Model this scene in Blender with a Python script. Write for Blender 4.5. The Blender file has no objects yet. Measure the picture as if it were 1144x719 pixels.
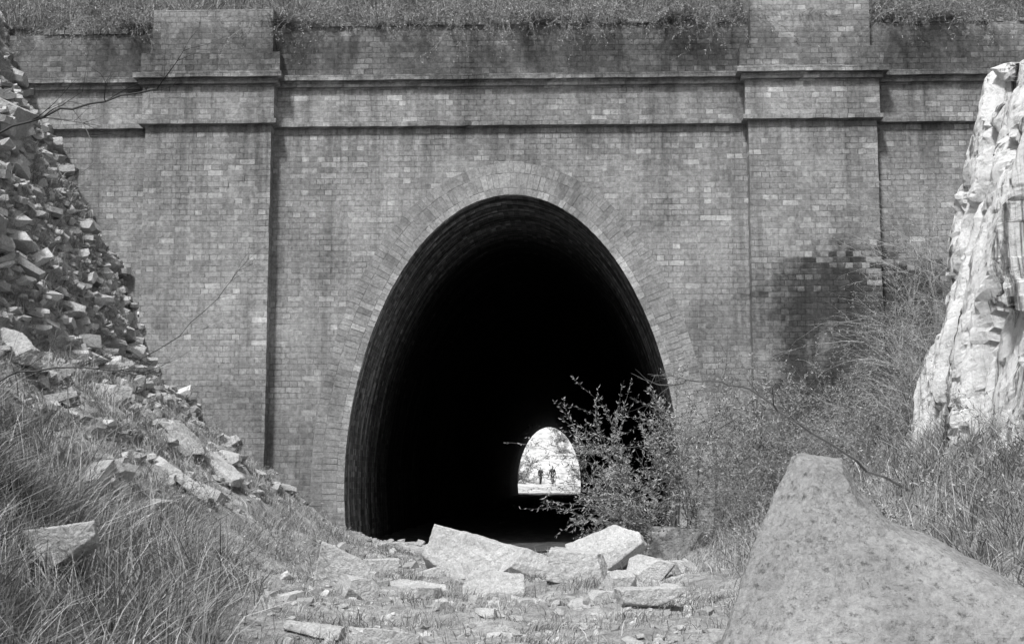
import bpy, bmesh, math, random
import numpy as np
from mathutils import Vector, Matrix, noise
from mathutils.bvhtree import BVHTree
random.seed(7); np.random.seed(7)
scene = bpy.context.scene
R = math.radians
CX = -0.68      # tunnel axis

# ------------------------------------------------------------------ materials
class NT:
    def __init__(s, name):
        s.mat = bpy.data.materials.new(name); s.mat.use_nodes = True
        s.t = s.mat.node_tree; s.t.nodes.clear()
        s.out = s.t.nodes.new('ShaderNodeOutputMaterial')
        s.b = s.t.nodes.new('ShaderNodeBsdfPrincipled')
        s.b.inputs['Roughness'].default_value = .95
        s.b.inputs['Specular IOR Level'].default_value = .1
        s.t.links.new(s.b.outputs[0], s.out.inputs[0])
        s.tc = s.t.nodes.new('ShaderNodeTexCoord')
    def n(s, typ, **kw):
        nd = s.t.nodes.new(typ)
        for k, v in kw.items(): setattr(nd, k, v)
        return nd
    def put(s, sock, v):
        if isinstance(v, bpy.types.NodeSocket): s.t.links.new(v, sock)
        else:
            if isinstance(v, (int, float)) and sock.type == 'RGBA': v = (v, v, v, 1)
            sock.default_value = v
    def math(s, op, a, b=0.0, c=0.0, clamp=False):
        nd = s.n('ShaderNodeMath', operation=op, use_clamp=clamp)
        s.put(nd.inputs[0], a); s.put(nd.inputs[1], b); s.put(nd.inputs[2], c)
        return nd.outputs[0]
    def noise(s, vec, scale, detail=5, rough=.6, dist=0.0):
        nd = s.n('ShaderNodeTexNoise'); s.put(nd.inputs['Vector'], vec)
        nd.inputs['Scale'].default_value = scale; nd.inputs['Detail'].default_value = detail
        nd.inputs['Roughness'].default_value = rough; nd.inputs['Distortion'].default_value = dist
        return nd.outputs['Fac']
    def maprange(s, v, a, b, c, d, smooth=True):
        nd = s.n('ShaderNodeMapRange', interpolation_type='SMOOTHSTEP' if smooth else 'LINEAR')
        s.put(nd.inputs[0], v)
        for i, x in enumerate((a, b, c, d)): nd.inputs[i+1].default_value = x
        return nd.outputs[0]
    def ramp(s, v, pts, const=False):
        nd = s.n('ShaderNodeValToRGB'); cr = nd.color_ramp
        while len(cr.elements) < len(pts): cr.elements.new(.5)
        for e, (p, c) in zip(cr.elements, pts): e.position = p; e.color = (c, c, c, 1)
        s.put(nd.inputs[0], v)
        bw = s.n('ShaderNodeRGBToBW'); s.t.links.new(nd.outputs[0], bw.inputs[0])
        return bw.outputs[0]
    def mixf(s, f, a, b):
        nd = s.n('ShaderNodeMix', data_type='FLOAT'); s.put(nd.inputs[0], f); s.put(nd.inputs[2], a); s.put(nd.inputs[3], b)
        return nd.outputs[0]
    def mapping(s, vec, scale=(1, 1, 1), rot=(0, 0, 0), loc=(0, 0, 0)):
        nd = s.n('ShaderNodeMapping'); s.put(nd.inputs[0], vec)
        nd.inputs['Scale'].default_value = scale; nd.inputs['Rotation'].default_value = rot; nd.inputs['Location'].default_value = loc
        return nd.outputs[0]
    def attr(s, name):
        nd = s.n('ShaderNodeAttribute', attribute_name=name); return nd.outputs['Fac']
    def bump(s, h, strength=.5, dist=.02):
        nd = s.n('ShaderNodeBump'); s.put(nd.inputs['Height'], h)
        nd.inputs['Strength'].default_value = strength; nd.inputs['Distance'].default_value = dist
        s.t.links.new(nd.outputs[0], s.b.inputs['Normal'])
    def color(s, v):
        cc = s.n('ShaderNodeCombineColor')
        for i in range(3): s.put(cc.inputs[i], v)
        s.t.links.new(cc.outputs[0], s.b.inputs['Base Color'])

def brick_base(m, u, v):
    cb = m.n('ShaderNodeCombineXYZ')
    m.put(cb.inputs[0], u); m.put(cb.inputs[1], v)
    nz = m.noise(cb.outputs[0], 5, 4)
    off = m.math('MULTIPLY', m.math('SUBTRACT', nz, .5), .03)
    cb2 = m.n('ShaderNodeCombineXYZ')
    m.put(cb2.inputs[0], m.math('ADD', u, off))
    m.put(cb2.inputs[1], m.math('ADD', v, off))
    br = m.n('ShaderNodeTexBrick', offset=.5, squash=.5, squash_frequency=2)
    m.put(br.inputs['Vector'], cb2.outputs[0])
    m.put(br.inputs['Color1'], 0.0); m.put(br.inputs['Color2'], 1.0); m.put(br.inputs['Mortar'], .5)
    br.inputs['Scale'].default_value = 1; br.inputs['Mortar Size'].default_value = .006
    br.inputs['Mortar Smooth'].default_value = .5
    br.inputs['Brick Width'].default_value = .24; br.inputs['Row Height'].default_value = .086
    bw = m.n('ShaderNodeRGBToBW'); m.put(bw.inputs[0], br.outputs['Color'])
    return bw.outputs[0], br.outputs['Fac'], cb.outputs[0]

def mat_brick():
    m = NT('weathered_brick')
    sp = m.n('ShaderNodeSeparateXYZ'); m.put(sp.inputs[0], m.tc.outputs['Object'])
    X, Y, Z = sp.outputs
    tone, mort, uv = brick_base(m, m.math('ADD', X, Y), Z)
    t1 = m.ramp(tone, [(0, .20), (.25, .235), (.6, .26), (.85, .30), (1, .42)])
    t2 = m.ramp(tone, [(0, .25), (1, .285)])
    n_lo = m.noise(uv, .9, 5)
    t = m.mixf(m.maprange(n_lo, .36, .60, .2, 1), t2, t1)
    mort_col = m.ramp(m.noise(m.mapping(uv, loc=(4, 4, 0)), 1.3, 6, .7), [(.38, .13), (.62, .38)])
    c = m.mixf(m.math('MULTIPLY', mort, m.maprange(m.noise(uv, 3.5, 6, .7), .35, .6, .3, 1)), t, mort_col)
    big = m.ramp(m.noise(uv, .5, 8, .68), [(.3, .52), (.5, 1.0), (.72, 1.40)])
    fine = m.ramp(m.noise(uv, 16, 8, .80), [(.3, .50), (.7, 1.45)])
    streak = m.ramp(m.noise(m.mapping(uv, scale=(2.8, .2, 1)), 1, 8, .72), [(.34, .58), (.5, 1.0), (.7, 1.2)])
    for f in (big, fine, streak): c = m.math('MULTIPLY', c, f)
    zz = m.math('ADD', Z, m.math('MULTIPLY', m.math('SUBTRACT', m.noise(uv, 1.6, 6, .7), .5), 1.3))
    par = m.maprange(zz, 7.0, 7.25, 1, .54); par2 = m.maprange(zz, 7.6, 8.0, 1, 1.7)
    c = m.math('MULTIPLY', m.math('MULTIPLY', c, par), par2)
    tn = m.math('MULTIPLY', m.math('SUBTRACT', tone, .5), .5)
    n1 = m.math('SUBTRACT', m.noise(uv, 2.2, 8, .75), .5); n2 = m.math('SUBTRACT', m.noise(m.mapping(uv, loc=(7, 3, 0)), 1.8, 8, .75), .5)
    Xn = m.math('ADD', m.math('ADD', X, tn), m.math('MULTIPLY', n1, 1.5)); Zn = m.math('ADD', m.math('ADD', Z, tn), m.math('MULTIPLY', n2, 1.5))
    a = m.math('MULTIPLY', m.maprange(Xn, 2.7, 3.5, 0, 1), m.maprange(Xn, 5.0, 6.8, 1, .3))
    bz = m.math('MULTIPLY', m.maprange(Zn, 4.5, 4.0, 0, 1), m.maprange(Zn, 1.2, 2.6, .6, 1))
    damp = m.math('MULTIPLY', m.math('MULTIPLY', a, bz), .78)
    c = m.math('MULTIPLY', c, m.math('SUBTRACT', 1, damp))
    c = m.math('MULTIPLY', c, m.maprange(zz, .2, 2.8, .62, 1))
    gr = m.math('MULTIPLY', m.maprange(Z, 5.2, 6.4, 0, .38), m.maprange(m.noise(m.mapping(uv, scale=(3.2, .25, 1), loc=(2, 9, 0)), 1, 7, .7), .42, .62, 0, 1))
    gr = m.math('MULTIPLY', gr, m.maprange(Z, 6.40, 6.46, 1, 0))
    c = m.math('MULTIPLY', c, m.math('SUBTRACT', 1, gr))
    bl = m.maprange(m.noise(m.mapping(uv, scale=(1, .6, 1), loc=(3, 7, 0)), 1.1, 9, .72), .57, .70, 0, .38)
    c = m.mixf(bl, c, .42)
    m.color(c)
    h = m.math('ADD', m.math('MULTIPLY', mort, -1), m.math('MULTIPLY', m.noise(uv, 45, 5, .7), .9))
    h = m.math('ADD', h, m.math('MULTIPLY', tone, .3))
    m.bump(h, .9, .013)
    return m.mat

def mat_voussoir():
    m = NT('arch_brick')
    o = m.tc.outputs['Object']
    c = m.ramp(m.attr('tint'), [(0, .20), (.3, .25), (.75, .30), (1, .42)])
    c = m.math('MULTIPLY', c, m.ramp(m.noise(o, 26, 7, .78), [(.3, .50), (.7, 1.40)]))
    c = m.math('MULTIPLY', c, m.ramp(m.noise(o, 1.3, 7, .7), [(.32, .56), (.68, 1.32)]))
    m.color(c); m.bump(m.noise(o, 50, 5, .7), .7, .012)
    return m.mat

def mat_lining():
    m = NT('sooty_graded_lining_brick')
    sp = m.n('ShaderNodeSeparateXYZ'); m.put(sp.inputs[0], m.tc.outputs['UV'])
    U, V, _ = sp.outputs
    tone, mort, uv = brick_base(m, U, V)
    c = m.ramp(tone, [(0, .10), (.6, .17), (.93, .24), (1, .38)])
    c = m.mixf(mort, c, .22)
    st = m.ramp(m.noise(m.mapping(uv, scale=(2.4, .16, 1)), 1.6, 8, .72), [(.38, .30), (.50, 1.0), (.66, 3.2)])
    c = m.math('MULTIPLY', c, st)
    c = m.math('MULTIPLY', c, m.ramp(m.noise(uv, 8, 6, .7), [(.3, .5), (.7, 1.5)]))
    c = m.math('MULTIPLY', c, m.maprange(U, 0.6, 5.5, 1.0, .09))  # brick colour graded darker with depth into the tunnel
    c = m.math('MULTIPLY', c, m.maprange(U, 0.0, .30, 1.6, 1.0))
    c = m.math('MULTIPLY', c, m.maprange(V, 3.0, 7.0, 1.15, .50))  # colour also graded darker from the left side of the arch to the right
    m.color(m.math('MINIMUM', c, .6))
    m.bump(m.math('ADD', m.math('MULTIPLY', mort, -1), m.math('MULTIPLY', m.noise(uv, 40, 4), .6)), .8, .015)
    return m.mat

def mat_ground(name, k=1.0):
    m = NT(name)
    o = m.tc.outputs['Object']
    c = m.ramp(m.noise(o, 1.1, 8, .65), [(.3, .21*k), (.5, .32*k), (.68, .45*k)])
    c = m.math('MULTIPLY', c, m.ramp(m.noise(o, 9, 7, .72), [(.28, .5), (.5, 1.0), (.72, 1.5)]))
    c = m.math('MULTIPLY', c, m.ramp(m.noise(o, 55, 4, .75), [(.3, .6), (.7, 1.4)]))
    m.color(c)
    m.bump(m.math('ADD', m.noise(o, 12, 8, .7), m.math('MULTIPLY', m.noise(o, 70, 4, .7), .4)), .9, .05)
    return m.mat

def mat_stone(name, lo, hi, sc=3.0, tint=False, speck=0.0):
    m = NT(name); o = m.tc.outputs['Object']
    c = m.ramp(m.noise(o, sc, 8, .65), [(.3, lo), (.5, (lo+hi)/2), (.7, hi)])
    c = m.math('MULTIPLY', c, m.ramp(m.noise(o, sc*14, 6, .75), [(.3, .66), (.7, 1.28)]))
    if tint: c = m.math('MULTIPLY', c, m.ramp(m.attr('tint'), [(0, .6), (.6, 1.0), (1, 1.35)]))
    if speck:
        s1 = m.maprange(m.noise(o, 20, 7, .78), .53, .64, 0, speck)
        c = m.math('MULTIPLY', c, m.math('SUBTRACT', 1, s1))
        s2 = m.maprange(m.noise(m.mapping(o, loc=(5, 2, 8)), 15, 7, .78), .58, .68, 0, .5)
        c = m.mixf(s2, c, hi*1.2)
    m.color(c)
    m.bump(m.math('ADD', m.noise(o, sc*3, 8, .72), m.math('MULTIPLY', m.noise(o, sc*22, 5, .75), .6)), 1.0, .03)
    return m.mat

def mat_cliff():
    m = NT('streaked_cliff_stone'); o = m.tc.outputs['Object']
    st = m.noise(m.mapping(o, scale=(2.0, 2.0, .16)), 1.7, 9, .74, .4)
    c = m.ramp(st, [(.35, .05), (.41, .22), (.46, .70), (.62, .86)])
    c = m.math('MULTIPLY', c, m.ramp(m.noise(o, 5, 9, .78), [(.30, .35), (.46, 1.0)]))
    sp = m.n('ShaderNodeSeparateXYZ'); m.put(sp.inputs[0], o)
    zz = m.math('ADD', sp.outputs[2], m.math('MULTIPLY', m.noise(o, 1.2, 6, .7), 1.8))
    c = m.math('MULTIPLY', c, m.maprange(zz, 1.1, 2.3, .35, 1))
    m.color(c)
    m.bump(m.noise(m.mapping(o, scale=(1, 1, .6)), 8, 10, .8), 1.0, .06)
    return m.mat

def mat_plant(name, lo, hi):
    m = NT(name)
    m.color(m.ramp(m.attr('tint'), [(0, lo), (.7, (lo+hi)/2), (1, hi)]))
    m.b.inputs['Roughness'].default_value = .75
    return m.mat

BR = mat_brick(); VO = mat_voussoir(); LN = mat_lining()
GR = mat_ground('earth_and_stone'); GRH = mat_ground('dark_hill_soil', .40)
BOUL = mat_stone('pale_sandstone', .44, .62, 3.0, speck=.35)
SLAB = mat_stone('lichen_sandstone', .24, .36, 1.8, speck=.55)
BANK = mat_stone('bank_stone', .34, .48, 2.2, speck=.4)
RUB = mat_stone('rubble_stone', .40, .58, 3.0, tint=True)
BALL = mat_stone('ballast', .05, .12, 4.0)
CL = mat_cliff()
GRS = mat_plant('dry_grass', .06, .52)
LEAF = mat_plant('leaf', .10, .48)
TWIG = mat_plant('dead_twig', .10, .45)
BARK = mat_plant('bark', .04, .26)

# ------------------------------------------------------------------ mesh helpers
def mkobj(name, V, F, mat, smooth=False, parent=None, attrs=None):
    me = bpy.data.meshes.new(name)
    V = V.tolist() if isinstance(V, np.ndarray) else V
    F = F.tolist() if isinstance(F, np.ndarray) else F
    me.from_pydata(V, [], F); me.update()
    if attrs:
        for k, a in attrs.items():
            at = me.attributes.new(k, 'FLOAT', 'POINT'); at.data.foreach_set('value', np.asarray(a, dtype=np.float32))
    if smooth: me.polygons.foreach_set('use_smooth', [True]*len(me.polygons))
    ob = bpy.data.objects.new(name, me); scene.collection.objects.link(ob)
    if mat: me.materials.append(mat)
    if parent: ob.parent = parent
    return ob
def empty(name):
    e = bpy.data.objects.new(name, None); scene.collection.objects.link(e); return e
def gridfaces(nr, nc):
    i = np.arange(nr-1)[:, None]*nc + np.arange(nc-1)[None, :]
    i = i.ravel(); return np.stack([i, i+1, i+nc+1, i+nc], 1)
def smooth01(t): t = np.clip(t, 0, 1); return t*t*(3-2*t)
def fr(x, y, z, o=4): return noise.fractal(Vector((x, y, z)), .9, 2.0, o)
def cellrand(p): return noise.noise(Vector((p[0]*31.7, p[1]*17.3, p[2]*23.9)))

# ------------------------------------------------------------------ portal
def arch(n=72):
    pts = [(-2.44, -.3), (-2.46, .3), (-2.485, .7)]
    for i in range(n+1):
        ph = math.pi*i/n
        c = math.cos(ph); s = math.sin(ph)
        pts.append((-2.49*c, 1.0+4.32*max(s, 0)**(2/1.88)))
    pts += [(2.485, .7), (2.46, .3), (2.44, -.3)]
    return np.array(pts)
A = arch()
seg = np.linalg.norm(np.diff(A, axis=0), axis=1); AS = np.concatenate([[0], np.cumsum(seg)])
def arch_off(d):
    t = np.gradient(A, axis=0); t /= np.linalg.norm(t, axis=1)[:, None]
    nrm = np.stack([-t[:, 1], t[:, 0]], 1)
    return A + nrm*d
RW = .50
portal = empty('tunnel_portal')
def wall_face(y0, thick, x0, x1, z1, d, name, parent, mat):
    P = arch_off(d); P = P[3:-3].copy(); P[:, 0] += CX
    P[0, 1] = P[-1, 1] = 1.0
    P[:, 0] = np.maximum.accumulate(P[:, 0])
    V = []; F = []
    def quad(a, b, c, e):
        k = len(V); V.extend([a, b, c, e]); F.append((k, k+1, k+2, k+3))
    for y in (y0, y0+thick):
        quad((x0, y, -.8), (P[0, 0], y, -.8), (P[0, 0], y, z1), (x0, y, z1))
        quad((P[-1, 0], y, -.8), (x1, y, -.8), (x1, y, z1), (P[-1, 0], y, z1))
        for a, b in zip(P[:-1], P[1:]):
            if b[0]-a[0] < 1e-5: continue
            quad((a[0], y, a[1]), (b[0], y, b[1]), (b[0], y, z1), (a[0], y, z1))
    quad((x0, y0, z1), (x1, y0, z1), (x1, y0+thick, z1), (x0, y0+thick, z1))
    return mkobj(name, V, F, mat, parent=parent)
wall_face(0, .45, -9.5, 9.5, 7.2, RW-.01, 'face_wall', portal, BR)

def rough_box(bm, x0, x1, y0, y1, z0, z1, j=.007, step=.3):
    nx = max(1, int((x1-x0)/step)); ny = max(1, int((y1-y0)/step)); nz = max(1, int((z1-z0)/step))
    cache = {}
    def vert(i, k, l):
        key = (i, k, l)
        if key not in cache:
            p = Vector((x0+(x1-x0)*i/nx, y0+(y1-y0)*k/ny, z0+(z1-z0)*l/nz))
            q = p*4.3
            p += Vector((noise.noise(q), noise.noise(q+Vector((7, 1, 3))), noise.noise(q+Vector((2, 9, 5)))))*j
            cache[key] = bm.verts.new(p)
        return cache[key]
    def face(a, b, c, d): bm.faces.new((a, b, c, d))
    for i in range(nx):
        for l in range(nz):
            face(vert(i, 0, l), vert(i+1, 0, l), vert(i+1, 0, l+1), vert(i, 0, l+1))
            face(vert(i, ny, l), vert(i, ny, l+1), vert(i+1, ny, l+1), vert(i+1, ny, l))
    for i in range(nx):
        for k in range(ny):
            face(vert(i, k, 0), vert(i, k+1, 0), vert(i+1, k+1, 0), vert(i+1, k, 0))
            face(vert(i, k, nz), vert(i+1, k, nz), vert(i+1, k+1, nz), vert(i, k+1, nz))
    for k in range(ny):
        for l in range(nz):
            face(vert(0, k, l), vert(0, k, l+1), vert(0, k+1, l+1), vert(0, k+1, l))
            face(vert(nx, k, l), vert(nx, k+1, l), vert(nx, k+1, l+1), vert(nx, k, l+1))
def boxes(name, lst, mat, parent, j=.007, step=.3):
    bm = bmesh.new()
    for b in lst: rough_box(bm, *b, j=j, step=step)
    me = bpy.data.meshes.new(name); bm.to_mesh(me); bm.free(); me.materials.append(mat)
    ob = bpy.data.objects.new(name, me); scene.collection.objects.link(ob); ob.parent = parent
    return ob
LP = (-6.26, -4.33); RP = (2.88, 4.79)
boxes('pilasters', [(LP[0], LP[1], -.24, .06, -.8, 7.04), (RP[0], RP[1], -.24, .06, -.8, 7.04)], BR, portal, .012, .13)
def runs(dep, z0, z1):
    a, b = LP[0]-dep, LP[1]+dep; c, d = RP[0]-dep, RP[1]+dep
    o = []
    for (x0, x1) in ((-9.4, a+.004), (b-.004, c+.004), (d-.004, 9.4)): o.append((x0, x1, -dep, .03, z0, z1))
    for (x0, x1) in ((a, b), (c, d)): o.append((x0, x1, -.24-dep, .034, z0+.002, z1-.002))
    return o
boxes('frieze', runs(.045, 6.46, 7.0), BR, portal, .005)
boxes('string_course', runs(.085, 6.385, 6.457), BR, portal, .009, .12)
boxes('cornice', runs(.10, 7.002, 7.085) + runs(.17, 7.088, 7.17), BR, portal, .009, .12)
boxes('parapet', [(-9.3, LP[0]+.1, .0, .44, 7.173, 7.9), (LP[1]-.1, RP[0]+.1, .005, .445, 7.173, 7.98), (RP[1]-.1, 9.3, .0, .44, 7.173, 7.95),
                  (LP[0]-.08, LP[1]+.12, -.29, .45, 7.174, 7.50), (RP[0]-.12, RP[1]+.12, -.29, .45, 7.174, 7.50),
                  (LP[0]+.07, LP[1]-.0, -.235, .46, 7.503, 8.20), (RP[0]+.06, RP[1]-.06, -.235, .46, 7.503, 8.75)], BR, portal, .013, .14)
bm = bmesh.new()
x = -9.2
while x < 9.2:
    onp = (LP[0]-.1 < x < LP[1]+.1) or (RP[0]-.1 < x < RP[1]+.1)
    if not onp and fr(x*1.5, 2, 2) > -.25 and random.random() < .85:
        z = 7.96 if LP[1] < x < RP[0] else (7.88 if x < 0 else 7.93)
        rough_box(bm, x, x+.1, -.03+random.uniform(-.02, .02), .2, z+.024, z+.10+random.uniform(-.03, .012), j=.006, step=.2)
    x += .112
me = bpy.data.meshes.new('coping'); bm.to_mesh(me); bm.free(); me.materials.append(BR)
ob = bpy.data.objects.new('coping', me); scene.collection.objects.link(ob); ob.parent = portal

P0 = arch_off(0.0); P1 = arch_off(RW)
V = []
for a, b in zip(P0, P1):
    V += [(a[0]+CX, -.009, a[1]), (b[0]+CX, -.009, b[1])]
F = [(2*i, 2*i+1, 2*i+3, 2*i+2) for i in range(len(P0)-1)]
mkobj('ring_mortar', V, F, mat_stone('mortar', .18, .34, 5), parent=portal)
V = []; F = []; T = []
for r0, r1 in [(0.003, .108), (.114, .335), (.341, .494)]:
    C0 = arch_off(r0); C1 = arch_off(r1); Cm = arch_off((r0+r1)/2)
    sg = np.linalg.norm(np.diff(Cm, axis=0), axis=1); S = np.concatenate([[0], np.cumsum(sg)])
    n = int(S[-1]/.088); ds = S[-1]/n; off = random.uniform(0, ds)
    for i in range(n-1):
        sa = off+i*ds+.003; sb = off+(i+1)*ds-.003
        if sb > S[-1]: continue
        q = []
        for s_, C in ((sa, C0), (sb, C0), (sb, C1), (sa, C1)):
            q.append((np.interp(s_, S, C[:, 0])+CX, np.interp(s_, S, C[:, 1])))
        f = -.013+random.uniform(-.003, .003); k = len(V)
        jit = [(random.uniform(-.004, .004), random.uniform(-.004, .004)) for _ in q]
        V += [(a+j[0], f+random.uniform(-.001, .001), b+j[1]) for (a, b), j in zip(q, jit)] + [(a, .03, b) for a, b in q]
        F += [(k, k+1, k+2, k+3), (k, k+4, k+5, k+1), (k+1, k+5, k+6, k+2), (k+2, k+6, k+7, k+3), (k+3, k+7, k+4, k)]
        t = min(1, max(0, random.gauss(.45, .2) + (.25 if r0 < .05 else 0)))
        T += [t]*8
mkobj('arch_bricks', V, F, VO, parent=portal, attrs={'tint': T})
cr = NT('open_joint'); cr.color(.07)
V = []; F = []
cx, cz = -5.80, 5.245
for i in range(9):
    w = random.choice([.12, .24, .36])
    th = random.uniform(.004, .009)
    for (x0, x1, z0, z1) in ((cx, cx+w, cz-th, cz+th*.8), (cx+w-th*.8, cx+w+th*.6, cz, cz+.086)):
        if x1-x0 < .03 and i % 3 == 2: continue
        k = len(V); y = -.2545
        V += [(x0, y, z0+.003), (x1, y, z0), (x1, y, z1-.002), (x0, y, z1)]; F.append((k, k+1, k+2, k+3))
    cx += w
    if i % 3 != 2: cz += .086
    if cx > -4.6: break
mkobj('mortar_crack', V, F, cr.mat, parent=portal)

ys = np.concatenate([np.linspace(-.004, 4, 24), np.linspace(5, 87.3, 50)])
tun = empty('railway_tunnel')
V = []; UV = []
for y in ys:
    for (p, s_) in zip(A, AS):
        k = 1+.004*noise.noise(Vector((p[0]*1.2, y*.8, p[1]*1.2)))
        V.append((p[0]*k+CX, y, p[1]*k)); UV.append((y, s_))
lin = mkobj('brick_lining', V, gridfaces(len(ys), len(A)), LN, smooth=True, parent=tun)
uvl = lin.data.uv_layers.new(name='UVMap')
vi = np.zeros(len(lin.data.loops), dtype=np.int32); lin.data.loops.foreach_get('vertex_index', vi)
uvl.data.foreach_set('uv', np.array(UV, dtype=np.float32)[vi].ravel())
xs = np.linspace(-3.6, 2.3, 40); ysf = np.concatenate([np.arange(.3, 12, .2), np.linspace(12.5, 88, 80)])
V = [(x, y, .0+.05*fr(x*1.5, y*1.5, 3)-.03+.05*abs(x-CX)**2/6) for y in ysf for x in xs]
mkobj('ballast_floor', V, gridfaces(len(ysf), len(xs)), BALL, parent=tun)
wall_face(87.0, .4, -12, 12, 9.0, .0, 'far_face_wall', tun, BR)

# ------------------------------------------------------------------ near terrain (cutting)
prof = np.array([(-300, 16), (-100, 13), (-40, 11.5), (-14, 10), (-10, 9.2), (-8.7, 8.2), (-8.1, 7.0), (-7.75, 6.2), (-7.1, 5.1), (-6.75, 4.5), (-6.4, 3.6), (-6.05, 2.75), (-5.2, 1.95), (-4.2, 1.1),
                 (-3.25, .28), (-2.4, .02), (-.7, -.05), (1.3, 0), (1.9, .1), (3, .75), (4, 1.4), (5, 2.2), (6.0, 3.0), (6.7, 4.6), (7.2, 6.8), (8.2, 8.0), (10, 8.9), (14, 9.8), (40, 11.5), (100, 13), (300, 16)])
ps = np.concatenate([[0], np.cumsum(np.linalg.norm(np.diff(prof, axis=0), axis=1))])
sL = np.interp(-11, prof[:, 0], ps); sR = np.interp(10, prof[:, 0], ps); sM = np.interp(-3, prof[:, 0], ps)
S = np.concatenate([np.interp([-300, -150, -80, -40, -20, -14], prof[:, 0], ps), np.arange(sL, sM, .05), np.arange(sM, sR, .085), np.interp([12, 16, 25, 40, 80, 150, 300], prof[:, 0], ps)])
def profat(s_):
    x = np.zeros_like(s_); z = np.zeros_like(s_)
    for o in (-.35, -.12, .12, .35):
        x += np.interp(s_+o, ps, prof[:, 0])/4; z += np.interp(s_+o, ps, prof[:, 1])/4
    return x, z
PX, PZ = profat(S)
tx = np.gradient(PX, S); tz = np.gradient(PZ, S); L = np.hypot(tx, tz); NX = -tz/L; NZ = tx/L
rows = np.concatenate([[-300, -150, -80, -50, -35, -27], np.arange(-24, -13, .16), np.arange(-13, .5, .07)])
V = []
for y in rows:
    dip = -.55*float(smooth01((-9.5-y)/7))
    for x, z, nx, nz in zip(PX, PZ, NX, NZ):
        steep = min(1, abs(nx)*1.25)
        rock = steep*float(smooth01((-3.4-x)/1.6)) if x < 0 else steep*float(smooth01((x-5.2)/1.0))
        d = .10*fr(x*.7, y*.7, z*.7) + .035*fr(x*3, y*3, z*3+9, 3)
        if rock > .02:
            q = Vector((x*1.9+.35*noise.noise(Vector((y, z, 2))), y*2.1, z*5.2+.5*noise.noise(Vector((x, y, 5)))))
            ds, pt = noise.voronoi(q)
            q2 = q*.38+Vector((3, 3, 3)); ds2, pt2 = noise.voronoi(q2)
            d += rock*(.11*cellrand(pt[0]) - .04*max(0, 1-(ds[1]-ds[0])*7) + .24*cellrand(pt2[0]) - .06*max(0, 1-(ds2[1]-ds2[0])*9))
        if x > -300: V.append((x+nx*d, y, z+nz*d+dip))
        else: V.append((x, y, z))
GF = gridfaces(len(rows), len(S)).tolist()
ground = mkobj('ground', V, GF, GR)
bvh = BVHTree.FromPolygons([Vector(v) for v in V], GF)
def gz(x, y):
    h = bvh.ray_cast(Vector((x, y, 20)), Vector((0, 0, -1)))
    return h[0].z if h[0] else 0.0

hx = np.concatenate([[-300, -150, -80, -40, -25], np.arange(-16, 16, .35), [25, 40, 80, 150, 300]])
hy = np.concatenate([[.06], np.arange(.38, 10, .3), np.linspace(10.5, 80, 20), [84, 87.2]])
pb = np.interp(hx, [-300, -100, -40, -14, -10, -8.7, -8.1, 7.6, 8.2, 10, 14, 40, 100, 300], [16, 13, 11.5, 10, 9.2, 8.2, 7.85, 7.9, 8.0, 8.9, 9.8, 11.5, 13, 16])
V = []
for y in hy:
    rise = 6*float(smooth01(y/12)) - 5*float(smooth01((y-70)/17)) if y > .1 else -1.3
    for x, b in zip(hx, pb):
        V.append((x, y, b+rise+.22*fr(x*.5, y*.5, 1)*min(1, y)))
hill = mkobj('hillside', V, gridfaces(len(hy), len(hx)), GRH, smooth=True)

fx = np.concatenate([[-300, -150, -60], np.arange(-24, 24, .8), [60, 150, 300]])
fy = np.concatenate([np.arange(86.5, 190, .9), [200, 230, 300, 500, 900]])
def far_h(x, y):
    return .8*float(smooth01((y-89)/14)) + max(0, min(abs(x-CX), 20)-3.2)*.5*float(1-smooth01((y-118)/40)) + 14*float(smooth01((y-116)/75)) - .08
V = [(x, y, far_h(x, y)+(.12 if y < 116 else .5)*fr(x*.4, y*.4, 2)) for y in fy for x in fx]
fg = NT('pale_dry_grass'); oo = fg.tc.outputs['Object']
fg.color(fg.math('MULTIPLY', fg.ramp(fg.noise(oo, .9, 8, .75), [(.36, .24), (.5, .52), (.66, .70)]), fg.ramp(fg.noise(oo, 5, 6, .75), [(.3, .6), (.6, 1.1)])))
far = mkobj('field', V, gridfaces(len(fy), len(fx)), fg.mat, smooth=True)

# ------------------------------------------------------------------ scatter
def sampler(ob):
    me = ob.data; n = len(me.polygons)
    co = np.zeros(len(me.vertices)*3, dtype=np.float32); me.vertices.foreach_get('co', co); co = co.reshape(-1, 3)
    q = np.zeros(n*4, dtype=np.int32); me.polygons.foreach_get('vertices', q); q = q.reshape(-1, 4)
    a, b, c, d = (co[q[:, i]] for i in range(4))
    nr = np.cross(c-a, d-b); ar = np.linalg.norm(nr, axis=1)/2
    return a, b, c, d, nr, ar, (a+b+c+d)/4
GS = sampler(ground); HS = sampler(hill)
def scatter(Sm, n, wf):
    a, b, c, d, nr, ar, cen = Sm
    w = ar*wf(cen[:, 0], cen[:, 1], cen[:, 2]); w = np.clip(w, 0, None).astype(np.float64); w = w/w.sum()
    i = np.random.choice(len(w), n, p=w)
    u = np.random.rand(n, 1); v = np.random.rand(n, 1)
    return (a[i]*(1-u)*(1-v)+b[i]*u*(1-v)+c[i]*u*v+d[i]*(1-u)*v)
def clump(x, y, f=1.3, k=0.0):
    v = np.sin(x*f*2.1+np.sin(y*f*1.7+k)*1.5+k)*np.sin(y*f*2.3+np.sin(x*f*1.9-k)*1.4+2*k)
    w = np.sin(x*f*5.3+k+1)*np.sin(y*f*4.9-k)
    return np.clip(.5+.5*v+.35*w, 0, 1.3)**1.5

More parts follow.
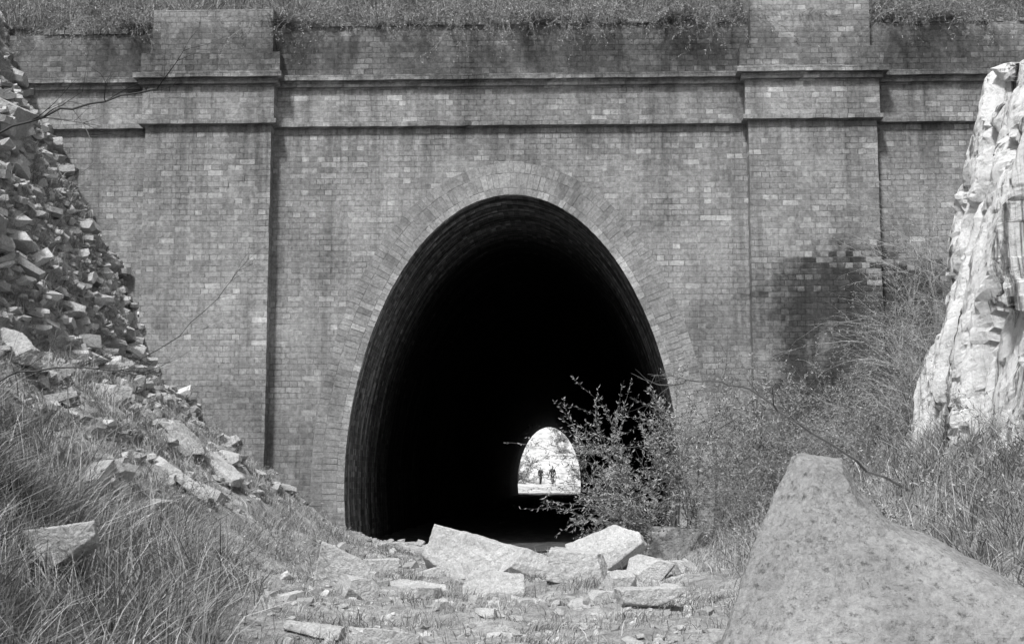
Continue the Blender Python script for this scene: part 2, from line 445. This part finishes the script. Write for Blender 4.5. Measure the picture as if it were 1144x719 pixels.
def block(rnd, dims, ncut=7, dmin=.55, dmax=.85):
    bm = bmesh.new(); bmesh.ops.create_cube(bm, size=1.0)
    for v in bm.verts: v.co = Vector((v.co.x*dims[0], v.co.y*dims[1], v.co.z*dims[2]))
    for k in range(ncut):
        n = Vector((rnd.gauss(0, 1), rnd.gauss(0, 1), rnd.gauss(0, 1)))
        n = Vector((n.x/dims[0], n.y/dims[1], n.z/dims[2])).normalized()
        sup = max(v.co.dot(n) for v in bm.verts)
        bmesh.ops.bisect_plane(bm, geom=bm.verts[:]+bm.edges[:]+bm.faces[:], plane_co=n*sup*rnd.uniform(dmin, dmax), plane_no=n, clear_outer=True)
        ed = [e for e in bm.edges if e.is_boundary]
        if ed: bmesh.ops.contextual_create(bm, geom=ed)
    bmesh.ops.triangulate(bm, faces=bm.faces)
    bmesh.ops.recalc_face_normals(bm, faces=bm.faces)
    bm.verts.index_update()
    return bm
rocks_t = []
rr = random.Random(5)
for i in range(16):
    bm = block(rr, (1, 1, 1), 8, .6, .92)
    rocks_t.append((np.array([v.co[:] for v in bm.verts]), np.array([[v.index for v in f.verts] for f in bm.faces])))
    bm.free()
def stones(name, P, sizes, flat=.55, mat=None, sink=.15, tint_mu=.5, tilt=.3):
    V = []; F = []; T = []; k = 0
    for p, s in zip(P, sizes):
        tv, tf = random.choice(rocks_t)
        sc = np.array([s*random.uniform(.8, 1.5), s*random.uniform(.7, 1.1), s*flat*random.uniform(.6, 1.3)])
        M = np.array(Matrix.Rotation(random.uniform(0, 6.28), 3, 'Z') @ Matrix.Rotation(random.gauss(0, tilt), 3, 'X') @ Matrix.Rotation(random.gauss(0, tilt), 3, 'Y'))
        v = (tv*sc)@M.T + p + np.array([0, 0, s*sink])
        V.append(v); F.append(tf+k); k += len(v); T += [min(1, max(0, random.gauss(tint_mu, .22)))]*len(v)
    return mkobj(name, np.concatenate(V), np.concatenate(F), mat, attrs={'tint': T})
P1_ = scatter(GS, 6000, lambda x, y, z: smooth01((-3.4-x)/1)*smooth01((y+13)/2)*smooth01((7.6-z)/1)*(.10+clump(x+z, y, 1.1, 2)+.7*smooth01((z-1.8)/1)))
s1 = np.clip(np.random.lognormal(math.log(.085), .6, len(P1_)), .03, .32)
stones('rubble', P1_, s1, .42, RUB, -.05)
P2_ = scatter(GS, 4200, lambda x, y, z: smooth01((3-abs(x+.5))/1.6)*smooth01((y+13.5)/1)*(.08+clump(x, y, 1.0, 5)**1.5))
s2 = np.clip(np.random.lognormal(math.log(.026), .65, len(P2_)), .010, .16)
stones('gravel', P2_, s2, .6, RUB, .1)

def blades(name, groups, mat):
    Vs = []; Fs = []; Ts = []; base = 0
    for (P, hmin, hmax, w, lean, tmu, up) in groups:
        n = len(P)
        h = np.random.uniform(hmin, hmax, n)*(.6+.6*clump(P[:, 0], P[:, 1], 1.6, 3))
        fld = np.sin(P[:, 0]*2.3+P[:, 1]*1.1)*2+np.cos(P[:, 1]*2.7-P[:, 0]*.7)*2
        ang = fld+np.random.normal(0, 1.1, n)
        ln = np.abs(np.random.normal(lean, lean*.5, n))
        dx = np.cos(ang)*ln; dy = np.sin(ang)*ln
        wa = np.random.uniform(0, math.pi, n); wv = np.stack([np.cos(wa), np.sin(wa), np.zeros(n)], 1)*(w*np.random.uniform(.5, 1.2, n))[:, None]
        rings_ = []
        for t, ww in ((0, 1), (.35, .85), (.7, .55), (1, .08)):
            c = P+np.stack([dx*h*t**1.8, dy*h*t**1.8, h*(t*up-.35*ln*t**2.4)], 1)
            rings_.append(c-wv*ww); rings_.append(c+wv*ww)
        V = np.stack(rings_, 1).reshape(-1, 3)
        b = base+np.arange(n)*8
        F = np.concatenate([np.stack([b+2*i, b+2*i+1, b+2*i+3, b+2*i+2], 1) for i in range(3)])
        Vs.append(V); Fs.append(F); base += n*8
        tt = np.clip(np.random.normal(tmu, .28, n)+.25*(clump(P[:, 0], P[:, 1], .8, 9)-.5), 0, 1); Ts.append(np.repeat(tt, 8))
    return mkobj(name, np.concatenate(Vs), np.concatenate(Fs), mat, attrs={'tint': np.concatenate(Ts)})
g = []
pa = scatter(GS, 34000, lambda x, y, z: smooth01((-1.9-.12*(y+12)-x)/.9)*smooth01((y+15)/1)*smooth01((-7.2-y)/3)*smooth01((3.2-z)/1.5)*(.12+clump(x, y, 1.2)))
g.append((pa, .25, .75, .0045, .85, .5, 1))
pa = scatter(GS, 22000, lambda x, y, z: smooth01((-2.4-x)/1)*smooth01((y+10)/2)*smooth01((-.1-y)/.3)*smooth01((6.5-z)/2)*(clump(x, y+z, 1.7, 1)**2))
g.append((pa, .08, .30, .0035, .8, .55, 1))
pa = scatter(GS, 36000, lambda x, y, z: smooth01((x-1.4)/1)*smooth01((y+14)/1)*smooth01((3.6-z)/1)*(.2+clump(x, y, 1.4, 4)))
g.append((pa, .12, .48, .0042, .8, .48, 1))
pa = scatter(GS, 34000, lambda x, y, z: smooth01((3.2-abs(x+.6))/1)*smooth01((y+14)/1)*smooth01((-.4-y)/.6)*(.04+clump(x, y, 1.9, 6)**1.8))
g.append((pa, .03, .15, .0032, .9, .5, 1))
blades('grass', g, GRS)
pa = scatter(HS, 52000, lambda x, y, z: smooth01((9.5-abs(x))/1)*smooth01((y-.3)/.1)*smooth01((9-y)/3)*(.25+clump(x, y, 1.1, 2)))
pb_ = scatter(GS, 9000, lambda x, y, z: smooth01((z-6.8)/.6)*smooth01((-6.5-x)/1)*smooth01((y+9)/2))
pc_ = scatter(HS, 9000, lambda x, y, z: smooth01((9-abs(x))/1)*((y < .55) & (y > .3))*clump(x, y*0, 1.5, 1)**1.6)
pc_[:, 1] = np.random.uniform(-.05, .1, len(pc_)); pc_[:, 2] = 8.0
blades('hilltop_grass', [(pa, .25, .8, .0055, .9, .45, 1), (pb_, .25, .6, .005, .9, .5, 1), (pc_, .15, .65, .0045, 1.3, .5, .45)], GRS)

# ------------------------------------------------------------------ woody plants
class Plant:
    def __init__(s): s.V = []; s.F = []; s.T = []; s.LV = []; s.LF = []; s.LT = []
    def tube(s, pts, radii, t=.5, sides=4):
        base = len(s.V)
        for i, (p, r) in enumerate(zip(pts, radii)):
            d = (pts[min(i+1, len(pts)-1)]-pts[max(i-1, 0)]).normalized()
            a = d.orthogonal().normalized(); b = d.cross(a)
            for k in range(sides):
                an = 2*math.pi*k/sides
                s.V.append(tuple(p+(a*math.cos(an)+b*math.sin(an))*r)); s.T.append(t)
        for i in range(len(pts)-1):
            for k in range(sides):
                k2 = (k+1) % sides
                s.F.append((base+i*sides+k, base+i*sides+k2, base+(i+1)*sides+k2, base+(i+1)*sides+k))
    def leaf(s, p, d, l, w, t):
        sd = d.cross(Vector((random.gauss(0, 1), random.gauss(0, 1), random.gauss(0, 1)))).normalized()*w
        k = len(s.LV); m = p+d*l*.45+Vector((0, 0, -.1*l))
        s.LV += [tuple(p), tuple(m+sd), tuple(p+d*l), tuple(m-sd)]; s.LF.append((k, k+1, k+2, k+3)); s.LT += [t]*4
    def grow(s, p, d, length, r, depth, leafy=(0, 0, 0), droop=.0, kids=4, spread=.8, wig=.25, tone=.5, lt=.55):
        n = 6; pts = [p.copy()]; cur = p.copy(); dd = d.normalized()
        for i in range(n):
            dd = (dd+Vector((random.gauss(0, wig), random.gauss(0, wig), random.gauss(0, wig)-droop))*.5).normalized()
            cur = cur+dd*length/n; pts.append(cur.copy())
        s.tube(pts, [r*(1-.75*i/n) for i in range(n+1)], min(1, max(0, random.gauss(tone, .2))), 4 if depth > 1 else 3)
        if depth > 0:
            for k in range(kids):
                i = random.randint(1, n); nd = (pts[i]-pts[i-1]).normalized()
                nd = (nd+Vector((random.gauss(0, spread), random.gauss(0, spread), random.gauss(0, spread*.7)))).normalized()
                s.grow(pts[i], nd, length*random.uniform(.4, .7), r*.5, depth-1, leafy, droop, kids, spread, wig, tone, lt)
        if leafy[0] and depth <= 1:
            for k in range(leafy[0]):
                i = random.randint(1, n); u = random.random()
                q = pts[i-1].lerp(pts[i], u); nd = (pts[i]-pts[i-1]).normalized()
                ld = (nd*.6+Vector((random.gauss(0, .6), random.gauss(0, .6), random.gauss(0, .5)-.1))).normalized()
                s.leaf(q, ld, leafy[1]*random.uniform(.6, 1.3), leafy[2]*random.uniform(.7, 1.2), min(1, max(0, random.gauss(lt, .25))))
    def build(s, name, wood, leafmat=None):
        e = empty(name)
        mkobj('branches', s.V, s.F, wood, parent=e, attrs={'tint': s.T})
        if s.LV: mkobj('leaves', s.LV, s.LF, leafmat, parent=e, attrs={'tint': s.LT})
        return e
V3 = Vector
sh = Plant()
for (bx, by, bz, dx, dy, dz, ln) in [(1.5, -2.6, .05, -.75, -.2, 1, 1.3), (1.5, -2.6, .05, -.9, -.1, 1.2, 1.5), (1.55, -2.5, .1, -.5, -.2, 1, 1.5), (1.75, -2.4, .1, .1, 0, 1, 1.5),
                                     (1.45, -2.8, .05, -1.0, -.4, .7, 1.1), (1.9, -2.3, .2, .4, 0, .8, 1.4), (1.6, -2.3, .1, -.2, .1, 1, 1.4), (2.1, -2.2, .2, .2, 0, 1, 1.5),
                                     (1.9, -2.5, .2, -.2, 0, 1, 1.5), (2.3, -2.2, .35, .3, 0, 1, 1.4), (2.5, -2.4, .4, .2, -.2, 1, 1.3), (1.8, -2.2, .2, -.5, 0, 1.2, 1.4),
                                     (1.5, -2.4, .05, -.6, -.1, 1, 1.4), (1.4, -2.6, .05, -.4, -.3, .8, 1.1), (2.2, -2.6, .3, -.1, 0, 1, 1.4), (1.6, -2.7, .1, -.3, -.1, 1.1, 1.3), (1.45, -2.5, .05, -.8, 0, 1.1, 1.5)]:
    sh.grow(V3((bx, by, bz)), V3((dx, dy, dz)), ln, .010, 2, (22, .055, .0065), .03, 7, .55, .2, lt=.62)
sh.build('leafy_shrub', BARK, LEAF)
sh = Plant()
for i in range(14):
    sh.grow(V3((random.uniform(.45, 1.1), random.uniform(-3.2, -2.3), .0)), V3((random.gauss(0, .4), 0, 1)), random.uniform(.3, .55), .005, 1, (16, .055, .008), .0, 4, .6, .2, lt=.6)
sh.build('weed', BARK, LEAF)
b = Plant()
for (x, y, ln) in [(3.1, -1.2, 1.3), (3.7, -1.6, 1.3), (4.3, -1.8, 1.2), (2.6, -1.6, 1.3), (3.4, -2.8, 1.0), (4.0, -3.2, .9), (4.8, -1.4, 1.4), (2.9, -4.0, .8), (2.4, -3.2, .8), (3.6, -4.6, .8)]:
    for k in range(9):
        x2 = x+random.gauss(0, .15); y2 = y+random.gauss(0, .15)
        b.grow(V3((x2, y2, gz(x2, y2)-.03)), V3((random.gauss(0, .5), random.gauss(0, .4), 1)), ln*random.uniform(.5, 1), .006, 2, (9, .04, .005), .02, 6, .6, .3, lt=.48)
b.build('dry_bush', TWIG, LEAF)
b = Plant()
for (x, y, ln) in [(4.5, -3.2, 1.5), (4.9, -3.0, 1.8), (5.3, -2.8, 1.9), (4.3, -3.9, 1.2), (5.7, -2.6, 1.9), (6.2, -2.3, 1.7), (5.0, -2.2, 1.2)]:
    for k in range(12):
        x2 = x+random.gauss(0, .12); y2 = y+random.gauss(0, .12)
        b.grow(V3((x2, y2, gz(x2, y2)-.05)), V3((random.gauss(-.1, .35), random.gauss(-.1, .2), 1)), ln*random.uniform(.5, 1), .005, 2, (4, .04, .004), .05, 6, .5, .25, .85)
b.build('dead_brush', TWIG, LEAF)
b = Plant()
for k in range(190):
    x = random.uniform(1.7, 3.7); y = random.uniform(-11, -1.2)
    b.grow(V3((x, y, gz(x, y)-.02)), V3((random.gauss(0, .4), random.gauss(0, .4), 1)), random.uniform(.15, .5), .004, 1, (11, .04, .006), .02, 4, .6, .25)
for k in range(170):
    x = random.uniform(-5.4, -2.4); y = random.uniform(-11, -1.0)
    b.grow(V3((x, y, gz(x, y)-.02)), V3((random.gauss(0, .4), random.gauss(0, .4), 1)), random.uniform(.15, .45), .004, 1, (9, .035, .005), .02, 4, .6, .25)
b.build('herbs', TWIG, LEAF)
def limb(name, pts, r0, kids=10, kl=.5, tone=.6, mat=None):
    b = Plant(); P = [V3(p) for p in pts]; fine = []
    for i in range(len(P)-1):
        for t in (0, .33, .66): fine.append(P[i].lerp(P[i+1], t)+V3((random.gauss(0, .012), random.gauss(0, .012), random.gauss(0, .012))))
    fine.append(P[-1]); n = len(fine)
    b.tube(fine, [r0*(1-.6*i/n) for i in range(n)], tone, 5)
    for k in range(kids):
        i = random.randint(n//3, n-1); d = (fine[i]-fine[i-1]).normalized()+V3((random.gauss(0, .5), random.gauss(0, .5), random.gauss(.1, .5)))
        b.grow(fine[i], d, random.uniform(.4, 1)*kl, r0*.4, 1, (0, 0, 0), 0, 3, .6, .2, tone)
    b.build(name, mat or TWIG)
limb('dead_branch', [(3.1, -8, .9), (2.75, -8, 1.10), (2.4, -8.05, 1.32), (1.95, -8.1, 1.62), (1.7, -8.1, 1.80), (1.45, -8.1, 1.88), (1.15, -8.1, 1.89), (.9, -8.1, 1.85)], .013, 10, .45, .4, BARK)
limb('dead_branch', [(-5.9, -8.2, 3.8), (-5.0, -8.1, 4.25), (-4.6, -8, 4.42), (-4.2, -8, 4.5), (-3.7, -8, 4.62)], .015, 9, .8, .1, BARK)
limb('dead_branch', [(-5.2, -9, 1.6), (-4.5, -9, 1.9), (-4.0, -9, 1.95), (-3.5, -9, 1.88)], .010, 8, .5, .2, BARK)
limb('dead_branch', [(-6.0, -1.8, 2.5), (-5.2, -1.8, 3.0), (-4.7, -1.8, 3.5), (-4.4, -1.8, 3.9)], .008, 7, .6, .2, BARK)
b = Plant()
for (x, n) in [(-1.2, 40), (2.2, 24), (-7.0, 24), (-4.0, 10), (.6, 16), (6.0, 22), (8.0, 20), (-2.8, 14), (5.2, 8), (-.2, 10), (1.4, 8)]:
    for k in range(n):
        b.grow(V3((x+random.gauss(0, .45), .0, 8.02)), V3((random.gauss(0, .5), -.65, .5)), random.uniform(.35, 1.1), .005, 2, (6, .04, .006), .28, 4, .6, .3, .5, .5)
for k in range(170):
    x = random.uniform(-9, 9)
    b.grow(V3((x, random.uniform(.3, 2.3), 8.05)), V3((random.gauss(0, .5), random.gauss(-.25, .5), 1)), random.uniform(.35, .95), .005, 2, (8, .045, .007), .04, 4, .6, .3, .4, .42)
b.build('bramble', TWIG, LEAF)

# ------------------------------------------------------------------ boulders
def finish(ob, vox, amp, sc):
    r = ob.modifiers.new('r', 'REMESH'); r.mode = 'VOXEL'; r.voxel_size = vox
    for a, s_ in ((amp, sc), (amp*.5, sc*.25)):
        tx_ = bpy.data.textures.new('clouds', 'CLOUDS'); tx_.noise_scale = s_; tx_.noise_depth = 5
        d = ob.modifiers.new('d', 'DISPLACE'); d.texture = tx_; d.strength = a; d.mid_level = .5; d.texture_coords = 'LOCAL'
def boulder(loc, dims, rot=(0, 0, 0), seed=0, name='boulder', mat=None, ncut=8):
    bm = block(random.Random(seed), dims, ncut, .5, .85)
    me = bpy.data.meshes.new(name); bm.to_mesh(me); bm.free(); me.materials.append(mat or BOUL)
    ob = bpy.data.objects.new(name, me); scene.collection.objects.link(ob)
    ob.location = loc; ob.rotation_euler = [R(a) for a in rot]
    s_ = max(dims); finish(ob, s_/60, s_*.04, s_*.3)
    return ob
def B(X, D, w, h, seed, rot=(0, 0, 0), dep=.75, lift=.34, **k):
    return boulder((X, -20+D, gz(X, -20+D)+h*lift), (w*1.05, w*dep, h*1.15), rot, seed, **k)
B(-.92, 15.6, 1.08, .48, 3, (0, 16, -14))
B(-.35, 15.2, .55, .36, 13, (0, 22, 20))
B(-.62, 12.5, .52, .32, 44, (5, 5, 15))
B(.15, 13.5, .62, .40, 5, (-8, 12, 5))
B(.62, 15.8, .85, .50, 46, (-12, -22, -12))
B(.22, 14.7, .42, .3, 16, (0, 5, 40))
B(1.45, 17.3, .66, .42, 7, (0, 3, 5), mat=SLAB)
B(.72, 10.9, .48, .17, 8, (0, -8, 10))
B(-2.10, 12.8, .52, .38, 49, (0, 24, 12))
B(-1.78, 12.2, .28, .2, 19, (0, 12, 30))
B(-1.95, 15.2, .46, .24, 10, (0, 0, 20))
B(.90, 13.5, .42, .24, 11, (0, 14, 0))
B(.58, 12.9, .30, .2, 51, (0, 4, 30))
B(1.3, 14.2, .3, .2, 12, (0, 0, 40))
B(-1.35, 12.9, .5, .12, 14, (0, 3, 20))
B(-1.15, 11.8, .38, .1, 15, (4, 3, 60))
B(.40, 12.2, .24, .14, 17, (0, 0, 10))
B(-1.08, 8.8, .34, .15, 18, (0, 6, 10))
B(-1.35, 14.2, .26, .14, 21, (0, 0, 10))
B(1.05, 12.6, .22, .14, 22)
B(-.55, 10.6, .18, .08, 23)
B(-1.65, 9.2, .36, .08, 25, (0, 10, 0))
B(-.95, 13.9, .3, .16, 26, (0, 10, 50))
def S_(x, y, dims, rot, seed, lift=.05, name='boulder', **k):
    return boulder((x, y, gz(x, y)+lift), dims, rot, seed, name, **k)
S_(-4.25, -3.5, (.85, .4, .16), (10, 32, -10), 31, .12, 'stone_slab', ncut=6)
S_(-4.5, -3.9, (.65, .4, .15), (10, 48, 10), 32, .1, 'stone_slab', ncut=6)
S_(-4.1, -5.4, (.7, .4, .14), (0, 36, 20), 33, .08, 'stone_slab', ncut=6)
S_(-5.35, -4.2, (.5, .5, .36), (0, 10, 20), 34, .05, mat=BANK)
S_(-3.35, -11.0, (.52, .45, .28), (0, -8, 15), 35, .26)
S_(-7.7, -2.6, (.9, 1.0, .8), (10, 25, 10), 36, -.15, mat=BANK)
S_(-6.5, -5.5, (.7, .9, .8), (10, 15, 30), 37, -.2, mat=BANK)
S_(-5.6, -6.5, (.5, .6, .4), (10, 15, 50), 38, -.05, mat=BANK)
S_(-6.0, -3.3, (.5, .5, .4), (10, 5, 50), 40, -.05, mat=BANK)

sil = [(.66, 6.05, .12), (.80, 6.25, .45), (.92, 6.45, .70), (1.06, 6.65, .93), (1.17, 6.8, 1.125), (1.235, 6.85, 1.15), (1.43, 6.85, 1.12), (1.49, 6.8, .965), (1.62, 6.75, .82), (1.84, 6.65, .725), (2.05, 6.5, .59), (2.25, 6.4, .46), (2.6, 6.3, .28), (2.9, 6.2, -.7), (.42, 5.95, -.7)]
frn = [(.88, 5.75, .10), (1.00, 5.95, .42), (1.08, 6.15, .66), (1.165, 6.35, .88), (1.23, 6.55, 1.06), (1.26, 6.58, 1.085), (1.38, 6.6, 1.05), (1.43, 6.5, .90), (1.56, 6.4, .76), (1.78, 6.3, .665), (1.98, 6.15, .53), (2.15, 6.0, .40), (2.45, 5.9, .22), (2.75, 5.6, -.7), (.70, 5.5, -.7)]
bm = bmesh.new()
fa = [bm.verts.new((x, -20+d, z)) for x, d, z in frn]; ba = [bm.verts.new((x, -20+d, z)) for x, d, z in sil]
bb = [bm.verts.new((x*1.03, -20+d+.35, z-.12)) for x, d, z in sil]
n = len(fa)
bm.faces.new(fa); bm.faces.new(list(reversed(bb)))
for i in range(n):
    j = (i+1) % n
    bm.faces.new((fa[j], fa[i], ba[i], ba[j])); bm.faces.new((ba[j], ba[i], bb[i], bb[j]))
bmesh.ops.triangulate(bm, faces=bm.faces); bmesh.ops.recalc_face_normals(bm, faces=bm.faces)
me = bpy.data.meshes.new('sandstone_slab'); bm.to_mesh(me); bm.free(); me.materials.append(SLAB)
ob = bpy.data.objects.new('sandstone_slab', me); scene.collection.objects.link(ob)
finish(ob, .010, .028, .22)

# ------------------------------------------------------------------ right cliff
plan = np.array([(9.5, -2.4), (7.0, -2.8), (5.1, -3.2), (4.35, -3.6), (4.05, -4.6), (3.9, -6), (3.85, -8), (3.9, -10), (4.3, -11.5), (7, -12.5)])
pl = np.concatenate([[0], np.cumsum(np.linalg.norm(np.diff(plan, axis=0), axis=1))])
SS = np.arange(0, pl[-1], .045)
bx = sum(np.interp(SS+o, pl, plan[:, 0]) for o in (-.25, 0, .25))/3; by = sum(np.interp(SS+o, pl, plan[:, 1]) for o in (-.25, 0, .25))/3
tx = np.gradient(bx); ty = np.gradient(by); L = np.hypot(tx, ty); nx = ty/L; ny = -tx/L
sgn = -1 if nx[len(nx)//2] > 0 else 1
nx *= sgn; ny *= sgn
V = []
NZR = 120; CAP = 14
for r in range(NZR+CAP):
    for i in range(len(SS)):
        s_ = SS[i]
        _, tp = noise.voronoi(Vector((s_*1.4, 3, 1)))
        top = 5.38+.16*(by[i]+6)+.25*cellrand(tp[0])+.14*noise.noise(Vector((s_*3, 3, 1)))
        if r < NZR: f = r/(NZR-1); z = .3+(top-.3)*f; inn = 0
        else: inn = (r-NZR+1)/CAP*4; z = top+.05*inn
        x = bx[i]+.24*(z-1.5)+inn; y = by[i]
        q = Vector((x, y, z)); wob = noise.noise(q*.9)
        cd, cp = noise.voronoi(Vector((s_*1.1+.3*wob, z*.28+.2*noise.noise(q*1.7), 4)))
        kd, kp = noise.voronoi(Vector((s_*3.2+.3*wob, z*.9+.5*wob, 8)))
        md, mp = noise.voronoi(Vector((s_*6, z*6+1*wob, 2)))
        d = .44*cellrand(cp[0]) - .20*max(0, 1-(cd[1]-cd[0])*10) + .13*cellrand(kp[0]) - .04*max(0, 1-(kd[1]-kd[0])*10) + .035*cellrand(mp[0]) + .07*fr(x, y, z*.5) + .02*fr(x*6, y*6, z*5)
        V.append((x+nx[i]*d, y+ny[i]*d, z+(.3*d if r >= NZR else 0)))
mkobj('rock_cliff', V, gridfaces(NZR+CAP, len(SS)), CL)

# ------------------------------------------------------------------ people on the far side
def person(loc, heading, female, seed, top_c, leg_c, swing):
    h = 1.66 if female else 1.76
    def m_(name, c):
        m = NT(name); o = m.tc.outputs['Object']
        m.color(m.ramp(m.noise(o, 12, 4), [(.3, c*.8), (.7, c*1.15)])); return m.mat
    e = empty('person'); e.location = loc; e.rotation_euler = (0, 0, heading)
    k = h/1.76
    def skin(name, verts, edges, rad, mat, root=0):
        me = bpy.data.meshes.new(name); me.from_pydata([Vector(v)*k for v in verts], edges, []); me.materials.append(mat)
        ob = bpy.data.objects.new(name, me); scene.collection.objects.link(ob); ob.parent = e
        ob.modifiers.new('skin', 'SKIN')
        for i, r in enumerate(rad):
            sv = me.skin_vertices[0].data[i]; sv.radius = (r*k, r*k); sv.use_root = (i == root)
        sb = ob.modifiers.new('sub', 'SUBSURF'); sb.levels = 1; sb.render_levels = 1
        return ob
    s = swing
    lv = [(0, 0, .95), (.10, 0, .90), (.11, s*.5-.02, .50), (.11, s*.55+.10, .09),
          (-.10, 0, .90), (-.11, -s*.5-.03, .50), (-.11, -s*.7+.12, .09)]
    skin('trousers', lv, [(0, 1), (1, 2), (2, 3), (0, 4), (4, 5), (5, 6)], [.15, .11, .078, .06, .11, .078, .06], m_('cloth_dark', leg_c))
    for a in (lv[3], lv[6]):
        skin('shoe', [(a[0], a[1]+.02, .05), (a[0]*1.05, a[1]-.08, .035), (a[0]*1.1, a[1]-.17, .03)], [(0, 1), (1, 2)], [.048, .045, .032], m_('leather', .05))
    w = .17 if female else .20
    tv = [(0, 0, .93), (0, 0, 1.12), (0, 0, 1.34), (0, .0, 1.47), (w, 0, 1.42), (w+.05, -s*.2, 1.14), (w+.05, -s*.35-.08, .93), (-w, 0, 1.42), (-w-.05, s*.2, 1.14), (-w-.05, s*.35-.08, .93)]
    skin('jacket', tv, [(0, 1), (1, 2), (2, 3), (2, 4), (4, 5), (5, 6), (2, 7), (7, 8), (8, 9)], [.18, .165, .18, .07, .08, .06, .05, .08, .06, .05], m_('cloth_top', top_c), 0)
    skn = m_('skin', .35)
    for a in (tv[6], tv[9]):
        skin('hand', [(a[0], a[1], a[2]+.02), (a[0], a[1]-.02, a[2]-.06), (a[0], a[1]-.04, a[2]-.14), (a[0]*.9, a[1]-.06, a[2]-.08)], [(0, 1), (1, 2), (1, 3)], [.03, .038, .016, .014], skn)
    skin('head', [(0, 0, 1.46), (0, -.01, 1.54), (0, -.02, 1.62), (0, -.01, 1.70), (0, -.115, 1.60)], [(0, 1), (1, 2), (2, 3), (2, 4)], [.055, .065, .092, .078, .014], skn)
    skin('hair', [(0, .03, 1.60), (0, .02, 1.70), (0, -.02, 1.745)], [(0, 1), (1, 2)], [.085, .095, .07], m_('hair', .03))
def far_z(x, y): return far_h(x, y)+.12*fr(x*.4, y*.4, 2)
person((-1.62, 107.5, far_z(-1.62, 107.5)), .3, True, 1, .04, .04, .35)
person((-.50, 107.0, far_z(-.5, 107)), -.2, False, 2, .03, .03, -.4)
tr = Plant()
for k in range(30):
    x = random.uniform(-9, 8); y = random.uniform(138, 170)
    if k % 3 == 0: x = random.choice([-4.6, 2.6])+random.gauss(0, .5); y = random.uniform(112, 125)
    for j in range(3):
        tr.grow(V3((x, y, far_h(x, y)-.2)), V3((random.gauss(0, .4), 0, 1)), random.uniform(1.0, 2.4), .04, 2, (8, .22, .05), 0, 5, .6, .15, lt=.7)
tr.build('distant_bushes', BARK, LEAF)

# ------------------------------------------------------------------ light
w = bpy.data.worlds.new('World'); scene.world = w; w.use_nodes = True
nt = w.node_tree; bg = nt.nodes['Background']
sky = nt.nodes.new('ShaderNodeTexSky'); sky.sky_type = 'NISHITA'; sky.sun_disc = False
SD = Vector((-.22, -.52, .82)).normalized()     # towards the sun
sky.sun_elevation = math.asin(SD.z); sky.sun_rotation = math.atan2(SD.x, SD.y) % (2*math.pi)
sky.dust_density = 3
bw = nt.nodes.new('ShaderNodeRGBToBW')
nt.links.new(sky.outputs[0], bw.inputs[0]); nt.links.new(bw.outputs[0], bg.inputs['Color'])
bg.inputs['Strength'].default_value = .15
sl = bpy.data.lights.new('sun', 'SUN'); sl.energy = 4.8; sl.angle = R(7); sl.color = (1, 1, 1)
so = bpy.data.objects.new('sun', sl); scene.collection.objects.link(so)
so.rotation_euler = SD.to_track_quat('Z', 'Y').to_euler()

scene.view_settings.view_transform = 'Standard'; scene.view_settings.look = 'None'; scene.view_settings.exposure = 0
cam = bpy.data.cameras.new('camera'); cam.lens = 47.2; cam.sensor_width = 36; cam.clip_end = 2000
co = bpy.data.objects.new('camera', cam); scene.collection.objects.link(co)
co.location = (0, -20, 1.0); co.rotation_euler = (R(90+6.78), 0, R(1.94))
scene.camera = co
